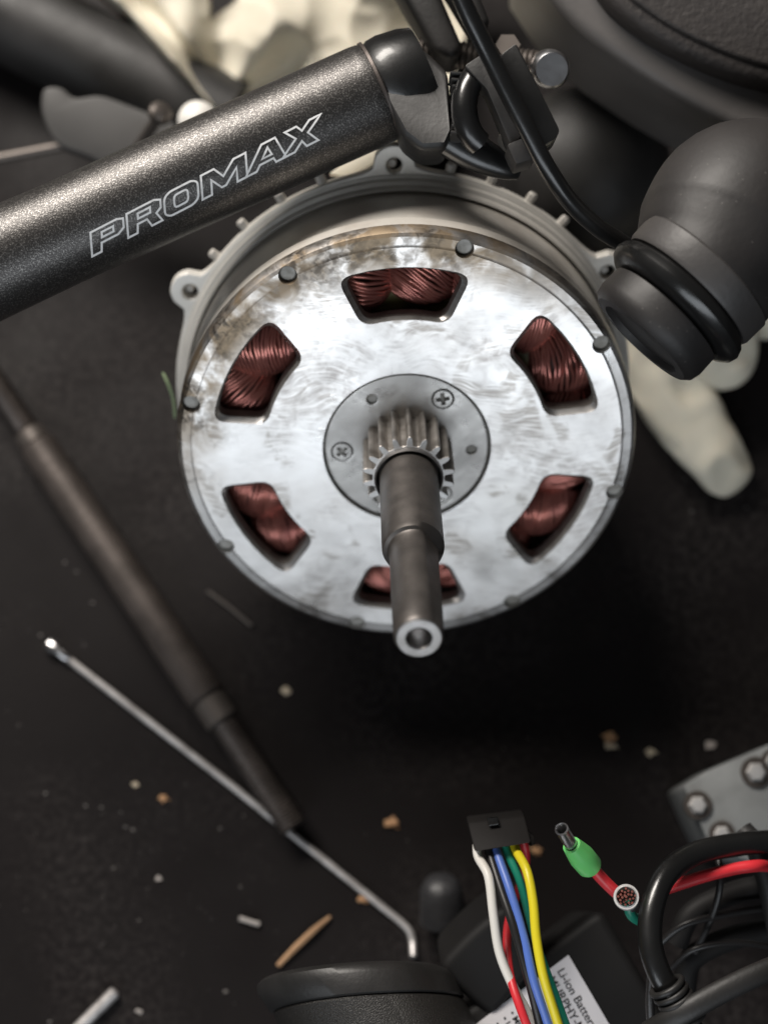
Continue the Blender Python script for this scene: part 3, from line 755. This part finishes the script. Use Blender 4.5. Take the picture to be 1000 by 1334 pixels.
# ------------------------------------------------------------------ black device, battery, plug with wires
dev = thing('black_device', 'rounded black plastic device with smooth lid and speckled body at the bottom edge', 'device', at(475, 1300, .43))
s10 = .425 / FPX
dax = (UP * .90 - RT * .07 + FW * .40).normalized(); dc = at(473, 1299, .440)
def shear(geo):
    V, F = geo
    for v in V:
        h = (v - dc).dot(dax); v -= RT * h * .48
    return V, F
obj('lid', shear(lathe([(r*s10, h*s10) for r, h in ((0, 34), (80, 33), (120, 29), (131, 23), (135, 14), (131, -9), (128, -11), (0, -11))], dc, dax, n=96)), M['satin'], dev, smooth=40)
obj('body', shear(lathe([(r*s10, h*s10) for r, h in ((0, -11), (125, -11), (128.5, -15), (126, -64), (122, -120), (0, -122))], dc, dax, n=96)), M['body'], dev, smooth=40)
boot = obj('rubber_boot', bevelled(pxprism(rounded([(566, 1262), (612, 1214), (655, 1180), (690, 1180), (700, 1260), (640, 1330), (606, 1300)], 22, 5), .434, .03), .009, 7, 50), M['batt'], None, smooth=70)
tag(boot, 'black rubber boot between the speckled device and the wires', 'rubber boot')
zb = .058
bat = thing('battery_pack', 'black battery pack carrying a white printed label at the bottom edge', 'battery', onz(720, 1330, 0))
tl = Vector((740, 1244)); td = Vector((.505, .863)); pdv = Vector((-.80, .60))
def L2(u, v): p = tl + td * u + pdv * v; return p.x, p.y
obj('case', bevelled(zprism(rounded([L2(-24, -70), L2(170, -70), L2(170, 205), L2(-24, 205)], 20, 5), zb), .004, 4), M['batt'], bat, smooth=50)
lab = obj('label', zprism([L2(0, 0), L2(150, 0), L2(150, 168), L2(0, 168)], zb + .0003, zb + .00005), M['paper'], bat, smooth=None)
ex = (onz(*L2(60, 0), zb) - onz(*L2(0, 0), zb)); ppm = 60 / ex.length; ex.normalize(); ey = Vector((-ex.y, ex.x, 0))
def text(s, u, v, size):
    cu = bpy.data.curves.new('t', 'FONT'); cu.body = s; cu.size = size / ppm; cu.offset = .00002
    o = bpy.data.objects.new('t', cu); C.objects.link(o); dg = bpy.context.evaluated_depsgraph_get(); dg.update()
    me = bpy.data.meshes.new_from_object(o.evaluated_get(dg)); bpy.data.objects.remove(o)
    p = onz(*L2(u, v), zb + .00042)
    me.transform(Matrix((( ex.x, ey.x, 0, p.x), (ex.y, ey.y, 0, p.y), (0, 0, 1, p.z), (0, 0, 0, 1))))
    me.materials.clear()
    obj('lettering', me, M['ink'], bat, smooth=None)
text('Li-ion Battery', 8, 24, 16)
text('MURPHY-MY', 9, 40, 16)
for i, s in enumerate(('\u2022 DO NOT', '\u2022 MUST', '\u2022 USE', '\u2022 MAX')): text(s, 14, 94 + i * 12, 12.5)

plug = thing('wire_connector', 'black connector plug with six coloured wires leading down over the label', 'connector', at(650, 1090, .425))
hp = [at(609, 1072, .428), at(683, 1063, .428), at(692, 1098, .420), at(618, 1110, .420)]
obj('housing', bevelled(prism(hp, [v + FW * .010 for v in hp]), .0006, 2), M['plug'], plug, smooth=30)
lp = [at(634, 1067, .4265), at(648, 1065.5, .4265), at(650, 1074, .4245), at(636, 1076, .4245)]
obj('latch', bevelled(prism(lp, [v + FW * .002 for v in lp]), .0002, 1), M['gloss'], plug)
rp = [at(688, 1084, .425), at(696, 1092, .424), at(697, 1101, .424), at(690, 1104, .423)]
obj('side_rail', bevelled(prism(rp, [v + FW * .006 for v in rp]), .0004, 1), M['plug'], plug)
s11 = .415 / FPX
WIR = [('wwhite', 'white wire', 6.2, [(621, 1100, .425), (623, 1117, .423), (636, 1142, .418), (642, 1188, .415), (650, 1240, .414), (668, 1285, .413), (690, 1325, .413), (712, 1370, .414)]),
       ('wblack', 'black wire', 6.0, [(634, 1098, .425), (638, 1114, .423), (652, 1158, .417), (668, 1205, .412), (684, 1260, .410), (697, 1310, .410), (710, 1370, .411)]),
       ('wblue', 'blue wire', 6.0, [(644, 1097, .425), (647, 1112, .423), (664, 1160, .416), (682, 1222, .411), (694, 1275, .409), (710, 1325, .410), (726, 1370, .411)]),
       ('wgreen', 'green wire', 5.6, [(656, 1096, .425), (660, 1110, .424), (676, 1146, .421), (688, 1190, .420), (702, 1240, .418), (722, 1295, .416), (740, 1345, .415), (750, 1375, .414)]),
       ('wyellow', 'yellow wire', 6.2, [(668, 1094, .425), (672, 1108, .423), (686, 1135, .416), (694, 1175, .412), (698, 1220, .410), (707, 1270, .409), (722, 1320, .410), (738, 1370, .411)]),
       ('wred', 'red wire', 5.8, [(680, 1092, .426), (684, 1108, .427), (684, 1128, .429), (676, 1155, .430), (664, 1192, .427), (660, 1225, .421), (664, 1270, .414), (678, 1315, .409), (700, 1370, .408)])]
for m_, lb, r_, P in WIR:
    tag(obj('wire', tube(cr([at(*p) for p in P], 7), r_ * s11, 12), M[m_], plug, smooth=70), lb)

# ------------------------------------------------------------------ ferrule lead
lead = thing('crimped_lead', 'red wire lead with a green sleeved metal ferrule and a crimped copper end', 'wire', at(770, 1120, .41))
fa_, fb_ = at(731, 1080, .402), at(747, 1106, .410)
fd = (fb_ - fa_); fL = fd.length; fd.normalize(); s12 = .406 / FPX
obj('ferrule', lathe([(6.2*s12, .0002), (7.2*s12, -.0002), (9.2*s12, 0), (8.8*s12, .0006), (8.4*s12, fL*1.05), (10.0*s12, fL*1.1), (5*s12, fL*1.1), (5.8*s12, fL*.25)], fa_, fd, n=28, close=True), M['steel'], lead, smooth=40)
ga, gb = at(744, 1101, .408), at(769, 1130, .414)
gdir = gb - ga; gL = gdir.length
obj('sleeve', lathe([(9*s12, -.0001), (12.5*s12, 0), (14.0*s12, gL*.12), (16*s12, gL*.34), (17.5*s12, gL*.5), (17.3*s12, gL*.92), (15*s12, gL), (6*s12, gL*1.02)], ga, gdir, n=32), M['sleeve'], lead, smooth=40)
obj('wire', tube(cr([at(768, 1126, .414), at(782, 1143, .415), at(797, 1158, .416), at(806, 1166, .417)], 5), 8.3 * s12, 14), M['wred'], lead, smooth=60)
tc_ = at(815, 1168, .410); tdx = (at(813, 1161, .400) - at(817, 1174, .418)).normalized()
ter = obj('terminal', lathe([(13.0*s12, 0), (14.5*s12, -2*s12), (16.5*s12, -2*s12), (17.2*s12, -6*s12), (15*s12, -30*s12), (12*s12, -34*s12), (12*s12, -10*s12)], tc_, -tdx if False else tdx, n=24, close=True), M['dim'], lead, smooth=40)
st = []
for i in range(22):
    a = i * 2.4; r = 2.6 * math.sqrt(i) * .98
    o = RT * math.cos(a) * r * s12 + UP * math.sin(a) * r * s12
    st.append(tube([tc_ + o - tdx * 12 * s12, tc_ + o * 1.02 - tdx * (1 + (i % 4)) * s12], 1.7 * s12, 6))
cs = obj('copper_strands', merge(*st), M['copper'], ter); cs['kind'] = 'stuff'
cl_ = [at(818, 1178, .411), at(832, 1172, .413), at(834, 1184, .414), at(822, 1190, .413)]
obj('crimp_tab', bevelled(prism(cl_, [v + FW * .002 for v in cl_]), .0005, 2), M['steel'], lead)
obj('tail', tube(cr([at(817, 1176, .418), at(822, 1192, .419), at(834, 1200, .422), at(850, 1206, .426)], 5), 7.2 * s12, 12), M['wgreen'], lead, smooth=60)

# ------------------------------------------------------------------ metal plate and black cables at the lower right
pl_ = thing('mounting_plate', 'grey painted metal plate with bright bolts at the right edge', 'plate', onz(960, 1040, 0))
zp = .030
obj('sheet', bevelled(zprism(rounded([(890, 1024), (925, 1002), (1010, 966), (1090, 940), (1090, 1130), (970, 1120), (925, 1100), (908, 1066)], 6, 3), zp), .0012, 2), M['plate'], pl_, smooth=40)
for px, py, r in ((908, 1049, 13), (984, 1006, 14), (940, 1087, 12), (1006, 992, 11)):
    k = r * .46 / FPX
    obj('washer', lathe([(0, .0006), (k*1.45, .0006), (k*1.5, .0003), (k*1.5, -.0006), (0, -.0006)], onz(px, py, zp + .0004), (0, 0, 1), n=24), M['axlering'], pl_)
    obj('bolt', lathe([(0, k*.7), (k*.7, k*.62), (k, k*.2), (k, -k*.3), (0, -k*.3)], onz(px, py, zp + .001), (0, -.1, 1), n=6), M['dim'], pl_)
s13 = .41 / FPX
def cable(name, pts, r, m, lb, cat, grp=None, squash=1.0):
    o = obj(name, tube(cr([at(*p) for p in pts], 8), r * s13, 16, squash=squash), M[m], None, smooth=70)
    return tag(o, lb, cat, grp)
cable('power_cable', [(1010, 1096, .432), (960, 1100, .428), (905, 1112, .422), (868, 1138, .415), (850, 1178, .410), (846, 1225, .407), (858, 1268, .405), (880, 1305, .405), (905, 1350, .405)], 16, 'gloss', 'thick black cable arching down to the coiled tie at the lower right', 'cable', 'black cables at the lower right')
cable('power_cable', [(966, 1082, .44), (985, 1105, .437), (1000, 1150, .435), (1015, 1220, .435)], 16, 'satin', 'black cable hooking down over the grey plate at the right edge', 'cable', 'black cables at the lower right')
cable('power_cable', [(845, 1345, .405), (885, 1322, .400), (935, 1294, .400), (985, 1270, .402), (1040, 1248, .406)], 15, 'satin', 'straight dull black cable leaving the coiled tie towards the right edge', 'cable', 'black cables at the lower right', .7)
cable('power_cable', [(880, 1230, .44), (900, 1190, .44), (950, 1165, .442), (1010, 1152, .445), (1060, 1150, .45)], 16, 'batt', 'blurred black cable just below the red wire', 'cable', 'black cables at the lower right')
cable('power_cable', [(890, 1290, .445), (900, 1250, .445), (945, 1225, .447), (1000, 1212, .45), (1060, 1206, .45)], 17, 'batt', 'lowest of the blurred black loops behind the coiled tie', 'cable', 'black cables at the lower right')
cable('power_cable', [(848, 1345, .415), (846, 1300, .414), (850, 1255, .413), (856, 1215, .414)], 6, 'wblack', 'thin black cable running along the thick arching cable', 'cable', 'black cables at the lower right')
cable('thin_cable', [(858, 1230, .435), (890, 1205, .432), (940, 1192, .434), (1010, 1180, .44)], 5, 'wblack', 'upper of the thin black wires running among the blurred loops', 'wire', 'thin black wires at the lower right')
cable('thin_cable', [(872, 1262, .436), (905, 1236, .430), (960, 1228, .432), (1020, 1236, .44)], 4.5, 'wblack', 'lower of the thin black wires, curving below the blurred loops', 'wire', 'thin black wires at the lower right')
cable('thin_cable', [(930, 1100, .436), (938, 1140, .430), (930, 1185, .432), (905, 1240, .44)], 5, 'wblack', 'thin black wire dropping steeply across the red wire', 'wire', 'thin black wires at the lower right')
cable('red_wire', [(850, 1164, .424), (872, 1156, .424), (915, 1142, .424), (955, 1132, .425), (984, 1128, .426), (1000, 1128, .432)], 8.2, 'wred', 'bright red wire crossing behind the thick black cable', 'wire')
tie = thing('spiral_tie', 'black coiled tie wound around the cables at the bottom right', 'cable tie', at(878, 1298, .402))
ta = (at(892, 1330, .402) - at(866, 1284, .402)).normalized()
for i in range(6):
    c = at(868 + i * 5.6, 1285 + i * 8.6, .4035)
    obj('coil_turn', lathe([(21*s13 + 4.2*s13*math.cos(RD(b)), 4.4*s13*math.sin(RD(b))) for b in range(0, 360, 40)], c, ta, n=32, close=True), M['satin'], tie, smooth=70)

# ------------------------------------------------------------------ crumbs and scraps on the bench
for i, (px, py, r, m, lb) in enumerate((
    (511, 1072, 11, 'crumb', 'curled brown crumb in the middle of the bench below the motor'),
    (373, 900, 8, 'crumbp', 'pale crumb right of the dark axle below the motor'),
    (793, 960, 9, 'crumb', 'larger of two tan crumbs side by side right of the shaft'),
    (794, 972, 8, 'crumbp', 'pale crumb touching the tan crumb right of the shaft'),
    (846, 979, 8, 'crumbp', 'round pale crumb between the tan pair and the grey plate'),
    (925, 970, 9, 'dust', 'grey crumb just above the grey metal plate'),
    (213, 1040, 7, 'crumb', 'orange brown crumb left of the spoke'),
    (176, 1022, 5, 'crumbp', 'small round crumb up and left of the orange brown one'),
    (474, 1172, 9, 'crumb', 'brown crumb lying against the thin silver spoke'),
    (697, 1108, 8, 'crumb', 'tan crumb beside the black connector plug'),
    (207, 1145, 5, 'dust', 'tiny white crumb in the middle of the lower left bench'),
    (180, 1317, 5, 'dust', 'tiny white crumb right of the bright rod end'))):
    k = r * .5 / FPX; k *= .72; c = onz(px, py, 0)
    o = obj('crumb', lump((c.x, c.y, k * .3), k, (1.15, .75, .4), 1.3, 2, i), M[m], None, smooth=50)
    tag(o, lb, 'crumb', 'crumbs scattered on the bench')
P = [onz(362, 1258, .001), onz(385, 1234, .0012), onz(408, 1212, .0016), onz(430, 1194, .001)]
tag(obj('wood_splinter', tube(P, [.0008, .0011, .0011, .0005], 6), M['wood'], None), 'thin brown wood splinter on the bench above the black device', 'splinter')
P = [onz(312, 1196, .001), onz(324, 1200, .0012), onz(338, 1204, .001)]
tag(obj('plastic_shaving', tube(P, .0008, 6), M['dust'], None), 'short pale shaving lying on the bench between spoke and splinter', 'shaving')
P = [onz(270, 770, .0008), onz(298, 790, .0008), onz(328, 815, .0008)]
tag(obj('pale_thread', tube(P, .0006, 6), M['axlering'], None), 'faint straight thread on the bench below left of the motor', 'thread')
cp = obj('plastic_thimble', lathe([(0, .015), (.0045, .0142), (.0066, .011), (.0074, 0), (.0066, 0), (.0058, .010), (0, .0125)], onz(577, 1198, .007), (-.05, .6, .35), n=28), M['clear'], None, smooth=50)
tag(cp, 'smoky clear plastic thimble lying right of the spoke end', 'thimble')
gs = []
rn = random.Random(5)
for i in range(210):
    if i < 140: px, py = rn.gauss(190, 110), rn.gauss(1160, 110)
    else: px, py = rn.uniform(0, 1000), rn.uniform(500, 1334)
    k = rn.choice((.4, .4, .5, .5, .6, .7, 1.6)) * .52 / FPX; c = onz(px, py, 0)
    gs.append(lump((c.x, c.y, k * .5), k, (rn.uniform(.6, 2.2), rn.uniform(.5, 1.2), .35), .9, 1, i))
tag(obj('dust_specks', merge(*gs), M['speckdust'], None), 'fine pale dust specks scattered over the black bench', 'dust', None, 'stuff')
